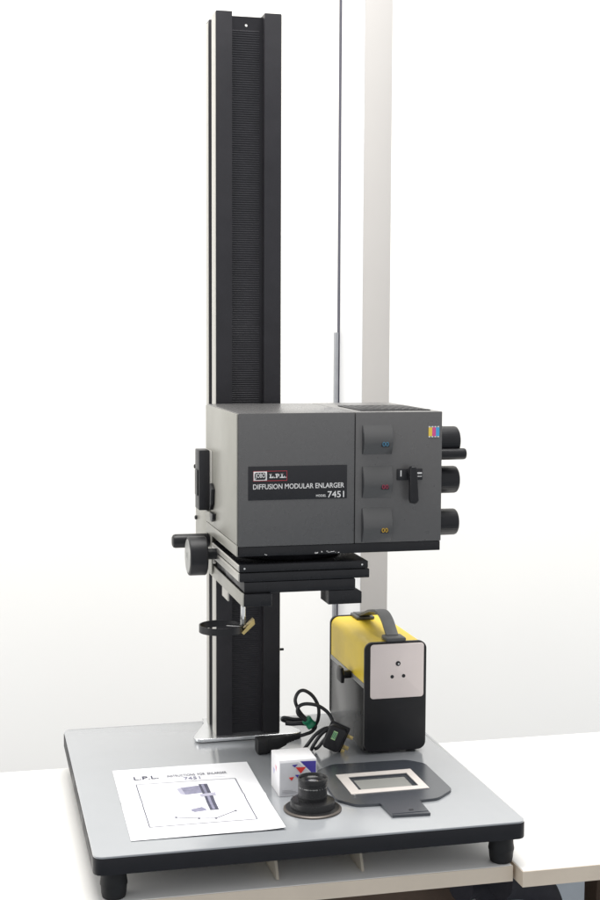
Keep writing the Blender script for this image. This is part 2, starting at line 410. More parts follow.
# nameplate with lettering
YP = HY0 - 0.0007
npl = bx('nameplate', plate_black, en, -0.0582, 0.0890, YP, HY0 - 0.0001, 0.4335, 0.4826, bev=0.0003)
front = lambda y: (lambda u, w, t: (u, y - t, w))
def letter(name, s, x0, x1, z0, z1, m, parent, y=YP - 0.00015, bold=0.0):
    return obj(name, text_bm(s, (x0, x1, z0, z1), front(y), 0.00025, bold), m, parent, sm=False)
letter('lettering', 'DIFFUSION MODULAR ENLARGER', -0.0509, 0.0846, 0.4494, 0.4568, white_ink, npl, bold=0.008)
letter('lettering', 'MODEL', 0.0425, 0.0575, 0.4366, 0.4400, white_ink, npl, bold=0.01)
letter('lettering', '7451', 0.0597, 0.0846, 0.4352, 0.4445, white_ink, npl, bold=0.008)
bx('badge', white_ink, npl, -0.0506, -0.0306, YP - 0.0004, YP - 0.0001, 0.4618, 0.4750, bev=0.0001)
b = B()
for x0 in (-0.0483,):
    prism(b, rrect(-0.0486, -0.0326, 0.4632, 0.4736, 0.0024, 5), 'y', YP - 0.0006, YP - 0.00045)
obj('badge_field', b, plate_black, npl, sm=False)
letter('lettering', 'JOBO', -0.0478, -0.0334, 0.4641, 0.4727, white_ink, npl, y=YP - 0.0007, bold=0.012)
b = B()
x0, x1, z0, z1, w = -0.0298, -0.0008, 0.4612, 0.4758, 0.0008
for a in ((x0 - 0.021, x1, z1 - w, z1), (x0 - 0.021, x1, z0, z0 + w), (x1 - w, x1, z0 + w, z1 - w), (x0 - 0.021, x0 - 0.0205, z0 + w, z1 - w)):
    box(b, a[0], a[1], YP - 0.0004, YP - 0.0001, a[2], a[3])
obj('red_frame', b, red_ink, npl, sm=False)
# slab-serif letters L.P.L.
b = B()
def slab(x, z, parts):
    for (a, c, d, e) in parts: box(b, x + a, x + c, YP - 0.00045, YP - 0.00015, z + d, z + e)
H = 0.0058; zz = 0.4656
Lp = [(0.0009, 0.0026, 0.0013, H), (0.0, 0.0034, H - 0.0007, H + 0.0001), (0.0, 0.0058, -0.0002, 0.0012), (0.0047, 0.0058, 0.0012, 0.0026)]
Pp = [(0.0009, 0.0026, 0.0007, H - 0.0011), (0.0, 0.0046, H - 0.0012, H + 0.0001), (0.0, 0.0034, -0.0002, 0.0006), (0.0043, 0.0058, 0.0027, H - 0.0005), (0.0027, 0.0048, 0.0018, 0.0028)]
dot = [(0, 0.0014, -0.0002, 0.0012)]
slab(-0.0270, zz, Lp); slab(-0.0204, zz, dot); slab(-0.0182, zz, Pp); slab(-0.0118, zz, dot); slab(-0.0102, zz, Lp); slab(-0.0036, zz, dot)
obj('lettering', b, white_ink, npl, sm=False)

dial_cover = mat('smoked_cover', (0.085, 0.084, 0.084), 0.24, 0, 0.05, 26, 0.03, spec=0.5)
# dial windows (curved bulges) with coloured numerals
for z0, z1, ink in ((0.4968, 0.5402, cyan_ink), (0.4326, 0.4802, magenta_ink), (0.3672, 0.4182, yellow_ink)):
    x0, x1 = 0.1128, 0.1570; h = z1 - z0; poly = []
    for k in range(17):
        t = k / 16
        poly.append((HY0 + 0.0002 - 0.0078 * math.sin(PI * t), z0 + h * t))
    b = B(); prism(b, poly, 'x', x0, x1, bev=0.0004); dw = obj('dial_window', b, dial_cover, mod)
    b = B(); prism(b, [(HY0 + 0.0002 + (p[0] - HY0 - 0.0002) * 0.96, z0 + h / 2 + (p[1] - z0 - h / 2) * 0.97) for p in poly], 'x', x0 - 0.0012, x0 - 0.0001); obj('dial_end', b, vent_dark, mod)
    zc = z0 + h * 0.36
    b = text_bm('00', (0.1405, 0.1500, zc - 0.0032, zc + 0.0032), front(HY0 - 0.0074), 0.0003, 0.0)
    bx('dial_glass', plate_black, mod, 0.1395, 0.1510, HY0 - 0.0072, HY0 - 0.0050, zc - 0.0042, zc + 0.0042, bev=0.0001)
    obj('dial_numeral', b, ink, mod, sm=False)

# colour sticker
x0, z0, z1 = 0.2136, 0.5206, 0.5376
for k, m_ in enumerate((st_y, st_m, st_c)):
    bx('colour_sticker', m_, mod, x0 + k * 0.0056, x0 + k * 0.0056 + 0.0055, HY0 - 0.0003, HY0 + 0.0003, z0 + 0.002, z1 - 0.002, bev=0)
for k in range(4):
    for zc in (z0 + 0.0011, z1 - 0.0011):
        bx('sticker_mark', white_ink, mod, x0 + k * 0.0045, x0 + k * 0.0045 + 0.0028, HY0 - 0.0003, HY0 + 0.0003, zc - 0.0008, zc + 0.0008, bev=0)

# front lever
lv = bx('lever_plate', plate_black, en, 0.1650, 0.2042, HY0 - 0.0022, HY0 + 0.0002, 0.4582, 0.4748, bev=0.0006)
cyl('lever_boss', knob_black, lv, [(0, -0.1021), (0.0072, -0.1021), (0.0070, -0.1105), (0, -0.1105)], (0.1862, 0, 0.4690), 'y', 24)
b = B(); prism(b, [(0.1792, 0.4770), (0.1812, 0.4800), (0.1872, 0.4800), (0.1900, 0.4760), (0.1930, 0.4300), (0.1910, 0.4262), (0.1870, 0.4248), (0.1812, 0.4262), (0.1795, 0.4300)], 'y', -0.1215, -0.1106, bev=0.0022, seg=3)
obj('lever_handle', b, knob_black, lv)
bx('lever_mark', white_ink, lv, 0.1945, 0.2030, HY0 - 0.0027, HY0 - 0.0023, 0.4672, 0.4696, bev=0)
bx('lever_mark', white_ink, lv, 0.1945, 0.2030, HY0 - 0.0027, HY0 - 0.0023, 0.4630, 0.4641, bev=0)
bx('lever_mark', white_ink, lv, 0.1698, 0.1716, HY0 - 0.0027, HY0 - 0.0023, 0.4640, 0.4728, bev=0)

# filter knobs on the right side
def knob(name, x0, x1, y, z, r, m=knob_black):
    d = x1 - x0; s = 1 if d > 0 else -1
    prof = [(0, x0), (r * 1.02, x0), (r * 1.02, x0 + 0.1 * d), (r, x0 + 0.14 * d), (r * 0.985, x1 - s * 0.004), (r * 0.95, x1 - s * 0.0015), (r * 0.86, x1), (0, x1)]
    b = B(); NR = 120; lathe(b, prof, (0, y, z), 'x', NR)
    for v in b.verts:
        q = Vector((0, v.co.y - y, v.co.z - z))
        if q.length > r * 0.93:
            k = round(math.atan2(q.z, q.y) / (2 * PI) * NR)
            if k % 3 == 0: v.co -= q * 0.011
    return obj(name, b, m, en)
for zc, r in ((0.5105, 0.0222), (0.4505, 0.0212), (0.3850, 0.0205)):
    kn = knob('filter_knob', 0.2353, 0.2812, -0.035, zc, r)
knob('white_light_knob', 0.2353, 0.2880, -0.055, 0.4915, 0.0088)

# left side fittings of the head
fd = bx('filter_drawer', plate_black, en, -0.0935, -0.0768, 0.1170, 0.1560, 0.3925, 0.4880, bev=0.0012)
bx('drawer_plate', alu, fd, -0.0765, -0.0750, 0.1000, 0.1600, 0.3990, 0.4880, bev=0.0003)
bx('drawer_grip', knob_black, fd, -0.0955, -0.0936, 0.1250, 0.1480, 0.4150, 0.4560, bev=0.0006)
b = B(); prism(b, [(0.094, 0.4380), (0.078, 0.4300), (0.082, 0.4060), (0.094, 0.3960)], 'x', -0.0810, -0.0750, bev=0.0006); obj('drawer_latch', b, knob_black, fd)
lv2 = bx('side_lever', side_grey, en, -0.0800, -0.0750, 0.098, 0.140, 0.3840, 0.3910, bev=0.001)
b = B(); prism(b, [(0.097, 0.3925), (0.070, 0.3925), (0.072, 0.3830), (0.080, 0.3790), (0.092, 0.3790)], 'x', -0.0805, -0.0748, bev=0.001); obj('lever_tip', b, knob_black, lv2)

# negative stage below the head
sc = (0.022, 0.0, 0)
cyl('mixing_neck', stage_black, en, [(0, 0.3420), (0.082, 0.3420), (0.084, 0.3450), (0.087, 0.3518), (0, 0.3518)], sc, 'z', 64)
st = bx('negative_stage', stage_black, en, -0.0712, 0.1215, -0.1030, 0.1200, 0.3300, 0.3405, bev=0.0012)
bx('stage_plate', stage_black, st, -0.0706, 0.1237, -0.1030, 0.1180, 0.3155, 0.3286, bev=0.0012)
bx('stage_core', stage_black, st, -0.0650, 0.1180, -0.0980, 0.1100, 0.3280, 0.3305, bev=0)
b = B(); prism(b, [(-0.0728, 0.3318), (-0.0714, 0.3304), (-0.0714, 0.3402), (-0.0728, 0.3388)], 'y', -0.1025, 0.1200); obj('side_rail', b, alu, st)
b = B(); prism(b, [(-0.0728, 0.3170), (-0.0708, 0.3156), (-0.0708, 0.3285), (-0.0728, 0.3270)], 'y', -0.1015, 0.1150); obj('side_rail', b, alu, st)
cyl('screw', chrome, st, [(0, -0.1031), (0.0016, -0.1031), (0.0014, -0.1040), (0, -0.1042)], (0.112, 0, 0.3353), 'y', 12)
cyl('screw', chrome, st, [(0, -0.1031), (0.0016, -0.1031), (0.0014, -0.1040), (0, -0.1042)], (-0.064, 0, 0.3353), 'y', 12)
ls = bx('lens_stage', stage_black, en, -0.0645, 0.1022, -0.1040, 0.1200, 0.2985, 0.3150, bev=0.0015)
bx('stage_arm', stage_black, ls, -0.0655, -0.0252, -0.1110, 0.1650, 0.2810, 0.2983, bev=0.001)
bx('arm_face', side_grey, ls, -0.0676, -0.0657, -0.1100, 0.1740, 0.2805, 0.3000, bev=0.0005)
b = B(); prism(b, [(0.0615, 0.2778), (0.1118, 0.2778), (0.1118, 0.2950), (0.1060, 0.2983), (0.0615, 0.2983)], 'y', -0.1040, -0.0560, bev=0.0008); obj('stage_foot', b, stage_black, ls)
bx('stage_arm', stage_black, ls, 0.0650, 0.1000, -0.0550, 0.1600, 0.2860, 0.2983, bev=0.001)
bx('stage_tab', alu, ls, -0.058, -0.0555, 0.060, 0.110, 0.2560, 0.2805, bev=0.0004)
# arm brackets to the carriage
bx('stage_bracket', side_grey, ls, -0.0715, -0.0690, 0.1300, 0.1658, 0.2870, 0.3510, bev=0.0006)

# focus knobs
fk = cyl('focus_knob', knob_black, en, [(0, -0.0900), (0.0290, -0.0900), (0.0306, -0.0915), (0.0306, -0.1150), (0.0298, -0.1170), (0.0280, -0.1180), (0, -0.1180)], (0, 0.078, 0.3265), 'x', 64)
cyl('knob_face', knob_face, fk, [(0, -0.1181), (0.0262, -0.1181), (0.0255, -0.1188), (0.0060, -0.1188), (0.0055, -0.1176), (0, -0.1176)], (0, 0.078, 0.3265), 'x', 48)
cyl('knob_shaft', knob_black, fk, [(0, -0.0899), (0.0085, -0.0899), (0.0085, -0.0730), (0, -0.0730)], (0, 0.078, 0.3285), 'x', 24)
cyl('lock_knob', knob_black, en, [(0, -0.0730), (0.0112, -0.0730), (0.0112, -0.1270), (0.0100, -0.1305), (0.0070, -0.1322), (0, -0.1322)], (0, 0.150, 0.3395), 'x', 40)

# swing-out filter ring
rc = Vector((-0.0795, 0.0, 0)); R_ = 0.0335
b = B(); lathe(b, [(R_, 0.2225), (R_, 0.2330), (R_ - 0.0018, 0.2330), (R_ - 0.0018, 0.2225), (R_, 0.2225)], rc, 'z', 64); fr = obj('filter_ring', b, knob_black, en)
cyl('ring_post', chrome, fr, [(0, 0.2400), (0.0036, 0.2400), (0.0036, 0.2809), (0, 0.2809)], (-0.0456, 0.0, 0), 'z', 20)
cyl('post_collar', knob_face, fr, [(0, 0.2310), (0.0040, 0.2310), (0.0044, 0.2330), (0.0044, 0.2398), (0, 0.2398)], (-0.0456, 0.0, 0), 'z', 20)
b = B(); tube(b, [Vector((-0.072, -0.004, 0.2330)), Vector((-0.048, -0.004, 0.2305))], 0.0016, 10); obj('ring_arm', b, chrome, fr)
b = B(); prism(b, [(-0.0505, 0.2215), (-0.0465, 0.2180), (-0.0295, 0.2335), (-0.0305, 0.2410)], 'y', -0.012, 0.004, bev=0.0004); obj('ring_catch', b, brass, fr)

# ================================================================== transformer
TX0, TX1, TY0, TY1, TZ = 0.1610, 0.2640, 0.0430, 0.2650, 0.1820
tr = thing('power_supply', 'yellow and black power supply box with carrying handle', 'power supply', ((TX0 + TX1) / 2, (TY0 + TY1) / 2, 0.0))
def tprofile(z0, z1, inset, r=0.014):
    # cross-section with rounded top corners
    pts = [(TX0 + inset, z0), (TX0 + inset, z1 - r)]
    for k in range(1, 9):
        a = math.radians(180 - 90 * k / 8); pts.append((TX0 + inset + r + r * math.cos(a), z1 - r + r * math.sin(a)))
    for k in range(0, 9):
        a = math.radians(90 - 90 * k / 8); pts.append((TX1 - inset - r + r * math.cos(a), z1 - r + r * math.sin(a)))
    pts.append((TX1 - inset, z0)); return pts
LZ = 0.1150
b = B(); prism(b, tprofile(LZ, TZ - 0.0012, 0.0012), 'y', TY0 + 0.0085, TY1 - 0.0075); obj('yellow_cover', b, yellow_paint, tr)
low = bx('lower_case', case_side, tr, TX0 + 0.0008, TX1 - 0.0008, TY0 + 0.0085, TY1 - 0.0075, 0.0050, 0.1060, bev=0.0006)
bx('trim_strip', mat('trim_grey', (0.30, 0.30, 0.29), 0.45, 0.4), tr, TX0 + 0.0004, TX1 - 0.0004, TY0 + 0.0086, TY1 - 0.0076, 0.1064, 0.1146, bev=0.0004)
def endcap(y0, y1):
    r = 0.013; pts = rrect(TX0, TX1, 0.004, TZ, r, 8)
    b = B(); prism(b, pts, 'y', y0, y1, bev=0.0012); return obj('end_frame', b, case_black, tr)
endcap(TY0, TY0 + 0.0083); endcap(TY1 - 0.0073, TY1)
for fx in (TX0 + 0.018, TX1 - 0.018):
    for fy in (TY0 + 0.02, TY1 - 0.02):
        cyl('foot', rubber, tr, [(0, 0.0), (0.007, 0.0), (0.008, 0.0049), (0, 0.0049)], (fx, fy, 0), 'z', 20)
b = B(); prism(b, rrect(0.1695, 0.2585, 0.0915, 0.1795, 0.005, 6), 'y', TY0 - 0.0032, TY0 - 0.0002, bev=0.0009); sp = obj('socket_panel', b, panel_white, tr)
for hx, hz2, r in ((0.2150, 0.1475, 0.0040), (0.2052, 0.1265, 0.0029), (0.2245, 0.1270, 0.0029)):
    cyl('socket_hole', plate_black, sp, [(0, TY0 - 0.0036), (r, TY0 - 0.0036), (r, TY0 - 0.0033), (0, TY0 - 0.0033)], (hx, 0, hz2), 'y', 24)
cyl('socket_contact', chrome, sp, [(0, TY0 - 0.0040), (0.0014, TY0 - 0.0040), (0.0014, TY0 - 0.0037), (0, TY0 - 0.0037)], (0.2158, 0, 0.1470), 'y', 16)
# carrying handle
hp = spline([(0.2130, 0.262, 0.1850), (0.2130, 0.236, 0.1868), (0.2130, 0.205, 0.1955), (0.2130, 0.165, 0.2085), (0.2130, 0.125, 0.2142), (0.2130, 0.098, 0.2085), (0.2130, 0.078, 0.1960), (0.2130, 0.066, 0.1870)], 6)
b = B(); sweep(b, hp, (1, 0, 0), 0.0200, 0.0042); hd = obj('handle', b, handle_grey, tr)
bx('handle_mount', handle_grey, hd, 0.1975, 0.2300, 0.0445, 0.0760, 0.1812, 0.1880, bev=0.0022)
bx('handle_mount', handle_grey, hd, 0.1975, 0.2300, 0.2200, 0.2630, 0.1812, 0.1865, bev=0.0022)
# side clip
clip = bx('side_clip', knob_black, tr, TX0 - 0.0150, TX0 + 0.0002, 0.1220, 0.1310, 0.1060, 0.1180, bev=0.0015)
b = B(); prism(b, [(0.1130, 0.1010), (0.1400, 0.1010), (0.1430, 0.1150), (0.1360, 0.1250), (0.1170, 0.1250), (0.1100, 0.1150)], 'x', TX0 - 0.0205, TX0 - 0.0145, bev=0.0015); obj('clip_wing', b, knob_black, clip)

# ================================================================== negative carrier
nc = thing('negative_carrier', 'flat black negative carrier with white window frame and tab', 'negative carrier', (0.149, -0.1, 0.0))
ox0, ox1, oy0, oy1 = 0.1035, 0.1940, -0.1280, -0.0705
outer = [(0.0600, -0.1580), (0.0831, -0.1870), (0.1172, -0.1890), (0.1197, -0.2385), (0.1745, -0.2420), (0.1767, -0.1880), (0.2060, -0.1850), (0.2385, -0.1540), (0.2385, -0.0290), (0.2165, -0.0060), (0.0954, -0.0020), (0.0640, -0.0270)]
def holed(b, outer, hole, z0, z1):
    """plate with a rectangular hole: outer loop fan-bridged to a hole loop"""
    hx0, hx1, hy0, hy1 = hole; hc = [(hx0, hy0), (hx1, hy0), (hx1, hy1), (hx0, hy1)]
    for z_ in (z0, z1):
        O = [b.verts.new((x, y, z_)) for x, y in outer]; I = [b.verts.new((x, y, z_)) for x, y in hc]
        es = [b.edges.new((L[i], L[(i + 1) % len(L)])) for L in (O, I) for i in range(len(L))]
        bmesh.ops.triangle_fill(b, edges=es, use_beauty=True)
        if z_ == z0: O0, I0 = O, I
        else: O1, I1 = O, I
    for A, C in ((O0, O1), (I0, I1)):
        for i in range(len(A)):
            j = (i + 1) % len(A); b.faces.new((A[i], A[j], C[j], C[i]))
    bmesh.ops.recalc_face_normals(b, faces=b.faces)
def soften(pts, d, skip=()):
    out = []; n = len(pts)
    for i, p in enumerate(pts):
        p = Vector(p); a = Vector(pts[i - 1]); c = Vector(pts[(i + 1) % n])
        if i in skip: out.append(tuple(p)); continue
        p0 = p + (a - p).normalized() * d; p2 = p + (c - p).normalized() * d
        for k in range(5):
            t = k / 4; out.append(tuple((1 - t) ** 2 * p0 + 2 * t * (1 - t) * p + t * t * p2))
    return out
outer = soften(outer, 0.008, skip=(2, 3, 4, 5))
b = B(); holed(b, outer, (ox0, ox1, oy0, oy1), 0.0006, 0.0042); cp = obj('carrier_plate', b, carrier_black, nc, sm=False)
b = B(); holed(b, [(0.0870, -0.1452), (0.2068, -0.1430), (0.2068, -0.0525), (0.0872, -0.0550)], (ox0 - 0.001, ox1 + 0.001, oy0 - 0.001, oy1 + 0.001), 0.0043, 0.0052); obj('window_frame', b, frame_white, nc, sm=False)
b = B()
for a in ((ox0, ox1, oy0, oy0 + 0.004), (ox0, ox1, oy1 - 0.006, oy1), (ox0, ox0 + 0.005, oy0 + 0.004, oy1 - 0.006), (ox1 - 0.005, ox1, oy0 + 0.004, oy1 - 0.006)):
    box(b, a[0] + 0.0001, a[1] - 0.0001, a[2] + 0.0001, a[3] - 0.0001, 0.0008, 0.0026)
obj('mask_edge', b, carrier_black, nc, sm=False)
bx('film_glass', ground_glass, nc, ox0 + 0.0052, ox1 - 0.0052, oy0 + 0.0042, oy1 - 0.0062, 0.0007, 0.0016, bev=0)
bx('tab_slot', plate_black, nc, 0.1490, 0.1550, -0.2260, -0.2215, 0.0043, 0.0046, bev=0)
b = B(); box(b, 0.1205, 0.1738, -0.2340, -0.2330, 0.0043, 0.0048); obj('tab_ridge', b, carrier_black, nc)
cyl('frame_screw', chrome, nc, [(0, 0.0053), (0.0016, 0.0053), (0.0012, 0.0060), (0, 0.0060)], (0.0905, -0.1490, 0), 'z', 12)

# ================================================================== lens
lc = (0.0195, -0.1800, 0)
le = thing('enlarging_lens', 'black enlarging lens standing on its round mounting flange', 'lens', lc)
cyl('flange', lens_black, le, [(0, 0.0), (0.0392, 0.0), (0.0405, 0.0008), (0.0405, 0.0024), (0.0395, 0.0034), (0.034, 0.0042), (0.0322, 0.0048), (0.0318, 0.0125), (0.0308, 0.0142), (0.0240, 0.0160), (0, 0.0160)], lc, 'z', 72)
cyl('flange_rim', mat('rim_metal', (0.11, 0.095, 0.085), 0.4, 0.5), le, [(0.0404, 0.0002), (0.0414, 0.0006), (0.0414, 0.0022), (0.0400, 0.0034), (0.0384, 0.0038)], lc, 'z', 72)
ba = cyl('barrel', lens_black, le, [(0.0206, 0.0155), (0.0206, 0.0380), (0.0203, 0.0384), (0.0203, 0.0392), (0.0208, 0.0397), (0.0210, 0.0466), (0.0206, 0.0473), (0.0196, 0.0474), (0.0190, 0.0468), (0.0180, 0.0430), (0.0150, 0.0405), (0.0132, 0.0400), (0.0125, 0.0390), (0, 0.0385)], lc, 'z', 72)
cyl('grip_ring', rubber, ba, [(0.0207, 0.0185), (0.0209, 0.0188), (0.0209, 0.0225), (0.0207, 0.0228)], lc, 'z', 72)
prof = [(0.0124, 0.0391)] + [(0.0124 * math.cos(a), 0.0391 + 0.0040 * math.sin(a)) for a in [PI / 2 * k / 8 for k in range(1, 8)]] + [(0, 0.0431)]
cyl('glass', lens_glass, le, prof, lc, 'z', 40)
# engraved ring of small white figures on the barrel
b = B()
for k in range(34):
    a = math.radians(188 + k * 4.6)
    if random.random() < 0.22: continue
    p = Vector((math.cos(a), math.sin(a), 0)); q = Vector((-p.y, p.x, 0)); c = Vector(lc) + p * 0.0206
    w, h = random.uniform(0.0003, 0.0006), random.uniform(0.0006, 0.0010); z_ = 0.0345
    vsx = [b.verts.new(c + p * o + q * s * w + Vector((0, 0, z_ + t * h))) for o in (0.0, 0.00015) for s, t in ((-1, -1), (1, -1), (1, 1), (-1, 1))]
    b.faces.new(vsx[4:]); b.faces.new(vsx[:4][::-1])
    for i in range(4): b.faces.new((vsx[i], vsx[(i + 1) % 4], vsx[4 + (i + 1) % 4], vsx[4 + i]))
ef = obj('engraved_figures', b, knob_face, ba, sm=False); ef['kind'] = 'stuff'

# ================================================================== lens carton
bxo = thing('lens_box', 'small white carton with red and blue triangles behind the lens', 'box', (0.0125, -0.0925, 0.0))
BX0, BX1, BY0, BY1, BZ = -0.0155, 0.0405, -0.1200, -0.0655, 0.0542
bx('carton', card_white, bxo, BX0, BX1, BY0, BY1, 0.0002, BZ, bev=0.0008)
def fp(u, v): return (BX0 + (u - 122) * 0.0002235, BZ - (v - 133 + (u - 122) * 0.03) * 0.0002235)
def decal(name, pts, m, y=0.0002):
    b = B(); prism(b, [fp(*p) for p in pts], 'y', BY0 - y, BY0 - y + 0.00015); obj(name, b, m, bxo, sm=False)
decal('grey_band', [(128, 150), (250, 146), (362, 250), (362, 362), (128, 370)], mat('card_pale', (0.62, 0.62, 0.64), 0.4))
decal('blue_panel', [(262, 141), (368, 141), (368, 246), (352, 232)], card_blue, 0.0004)
decal('triangle', [(230, 180), (300, 180), (266, 222)], card_red, 0.0007)
decal('triangle', [(205, 164), (246, 160), (226, 180)], card_blue, 0.0007)
decal('triangle', [(185, 246), (222, 244), (204, 268)], card_red, 0.0007)
decal('triangle', [(226, 230), (270, 230), (250, 256)], card_blue, 0.0007)
decal('triangle', [(270, 226), (306, 226), (288, 248)], card_blue, 0.0007)
for (ya, za, yb, zb, yc, zc, m_) in ((-0.104, 0.040, -0.094, 0.041, -0.099, 0.032, mat('card_pink', (0.75, 0.35, 0.42), 0.4)), (-0.090, 0.032, -0.080, 0.033, -0.085, 0.024, mat('card_lilac', (0.45, 0.42, 0.68), 0.4))):
    b = B(); prism(b, [(ya, za), (yb, zb), (yc, zc)], 'x', BX0 - 0.0003, BX0 - 0.0001); obj('triangle', b, m_, bxo, sm=False)
b = B()
for k in range(3): box(b, BX0 + 0.004, BX0 + 0.030 - k * 0.005, BY0 - 0.0007, BY0 - 0.0005, 0.005 + k * 0.002, 0.0056 + k * 0.002)
obj('fine_print', b, card_grey, bxo, sm=False)

# ================================================================== instruction sheet
pc = Vector((-0.1378, -0.0994, 0.0)); rot = -0.0176
ms = thing('instruction_sheet', 'white instruction sheet printed with a drawing of the enlarger', 'paper', pc)
def hgt(u, v):
    return 0.0011 + 0.0017 * math.exp(-((v + 0.005) / 0.009) ** 2) + 0.0011 * (math.sin(u * 19 + 0.7) * 0.5 + 0.5) * (abs(v) / 0.15) + 0.0022 * max(0, (u - 0.06) / 0.045) ** 2 * max(0, (-v - 0.05) / 0.1)
def pw(u, v, w=0.0):
    c, s = math.cos(rot), math.sin(rot)
    return (pc.x + c * u - s * v, pc.y + s * u + c * v, hgt(u, v) + w)
b = B(); NU, NV = 60, 150; top = []; bot = []
for j in range(NV + 1):
    for i in range(NU + 1):
        u, v_ = -0.105 + 0.21 * i / NU, -0.1485 + 0.297 * j / NV
        top.append(b.verts.new(pw(u, v_))); bot.append(b.verts.new(pw(u, v_, -0.0003)))
ix = lambda i, j: j * (NU + 1) + i
for j in range(NV):
    for i in range(NU):
        q = [ix(i, j), ix(i + 1, j), ix(i + 1, j + 1), ix(i, j + 1)]
        b.faces.new([top[k] for k in q]); b.faces.new([bot[k] for k in q[::-1]])
edge = [ix(i, 0) for i in range(NU)] + [ix(NU, j) for j in range(NV)] + [ix(i, NV) for i in range(NU, 0, -1)] + [ix(0, j) for j in range(NV, 0, -1)]
for a, c in zip(edge, edge[1:] + edge[:1]): b.faces.new((top[a], bot[a], bot[c], top[c]))
bmesh.ops.recalc_face_normals(b, faces=b.faces)
obj('sheet', b, paper, ms)
def ink_poly(name, pts, m, w=0.0004):
    """flat print subdivided so that it follows the sheet"""
    b = B(); vv = [b.verts.new((x, y, 0)) for x, y in pts]; f = b.faces.new(vv)
    bmesh.ops.triangulate(b, faces=[f]); bmesh.ops.subdivide_edges(b, edges=b.edges, cuts=18, use_grid_fill=True)
    for v in b.verts: v.co = Vector(pw(v.co.x, v.co.y, w))
    bmesh.ops.recalc_face_normals(b, faces=b.faces)
    return obj(name, b, m, ms, sm=False)
def ink_line(name, p, q, wd, m, w=0.0005):
    p, q = Vector(p), Vector(q); t = (q - p).normalized(); nn = Vector((-t.y, t.x)) * wd / 2; b = B(); K = 70; A = []
    for k in range(K + 1):
        c = p.lerp(q, k / K); A.append((b.verts.new(pw(c.x + nn.x, c.y + nn.y, w)), b.verts.new(pw(c.x - nn.x, c.y - nn.y, w))))
    for a, c in zip(A, A[1:]): b.faces.new((a[0], a[1], c[1], c[0]))
    bmesh.ops.recalc_face_normals(b, faces=b.faces)
    return obj(name, b, m, ms, sm=False)
fr4 = [(-0.0760, 0.0745), (0.0732, 0.0722), (0.0735, -0.1055), (-0.0755, -0.1050)]
ink_poly('picture_ground', fr4, mat('print_tint', (0.78, 0.78, 0.815), 0.75, 0, 0.03), 0.00025)
for i in range(4): ink_line('picture_frame', fr4[i], fr4[(i + 1) % 4], 0.0013 if i != 2 else 0.0010, print_dark, 0.0008)
ink_poly('printed_head', [(-0.0130, 0.0475), (0.0165, 0.0520), (0.0190, 0.0200), (-0.0100, 0.0160)], print_lav)
ink_poly('printed_head_side', [(-0.0195, 0.0430), (-0.0132, 0.0475), (-0.0102, 0.0160), (-0.0165, 0.0200)], mat('print_mid', (0.42, 0.41, 0.50), 0.75))
ink_poly('printed_column', [(0.0150, 0.0575), (0.0280, 0.0569), (0.0280, -0.0560), (0.0155, -0.0560)], print_dark, 0.00055)
ink_poly('printed_column_face', [(0.0185, 0.0550), (0.0225, 0.0550), (0.0232, -0.0540), (0.0195, -0.0540)], print_lav, 0.0007)
ink_poly('printed_collar', [(0.0100, 0.0130), (0.0340, 0.0170), (0.0330, 0.0020), (0.0110, -0.0010)], mat('print_mid', (0.42, 0.41, 0.50), 0.75), 0.00085)
ink_poly('printed_base', [(-0.0105, -0.0470), (0.0060, -0.0400), (0.0105, -0.0500), (0.0100, -0.0560), (-0.0070, -0.0590), (-0.0105, -0.0540)], print_lav)
pl = [(-0.0355, -0.0749), (-0.0048, -0.0854), (0.0183, -0.0903), (0.0502, -0.0658)]
for a, c in zip(pl, pl[1:]): ink_line('printed_line', a, c, 0.0013, print_dark, 0.0008)
for a in pl: ink_poly('printed_dot', [(a[0] + 0.0019 * math.cos(k * PI / 4), a[1] + 0.0028 * math.sin(k * PI / 4)) for k in range(8)], print_dark, 0.0006)
def ptext(s, x0, x1, y0, y1, m, bold=0.0):
    b = text_bm(s, (x0, x1, y0, y1), lambda u, w, t: pw(u, w, 0.0007 + t), 0.0001, bold)
    return obj('lettering', b, m, ms, sm=False)
ptext('L.P.L.', -0.0770, -0.0395, 0.0955, 0.1100, print_dark, 0.015)
ptext('INSTRUCTIONS  FOR  ENLARGER', -0.0265, 0.0650, 0.0975, 0.1070, print_dark, 0.0)
ptext('7451', -0.0030, 0.0220, 0.0805, 0.0930, print_lav, 0.01)
ink_line('printed_rule', (-0.0240, 0.0895), (-0.0080, 0.0893), 0.0008, print_pale); ink_line('printed_rule', (0.0300, 0.0870), (0.0600, 0.0862), 0.0008, print_pale)

# ================================================================== mains lead
pcd = thing('mains_lead', 'coiled black mains lead with green tape and plug', 'mains lead', (0.09, 0.1, 0.0))
cr = 0.0029
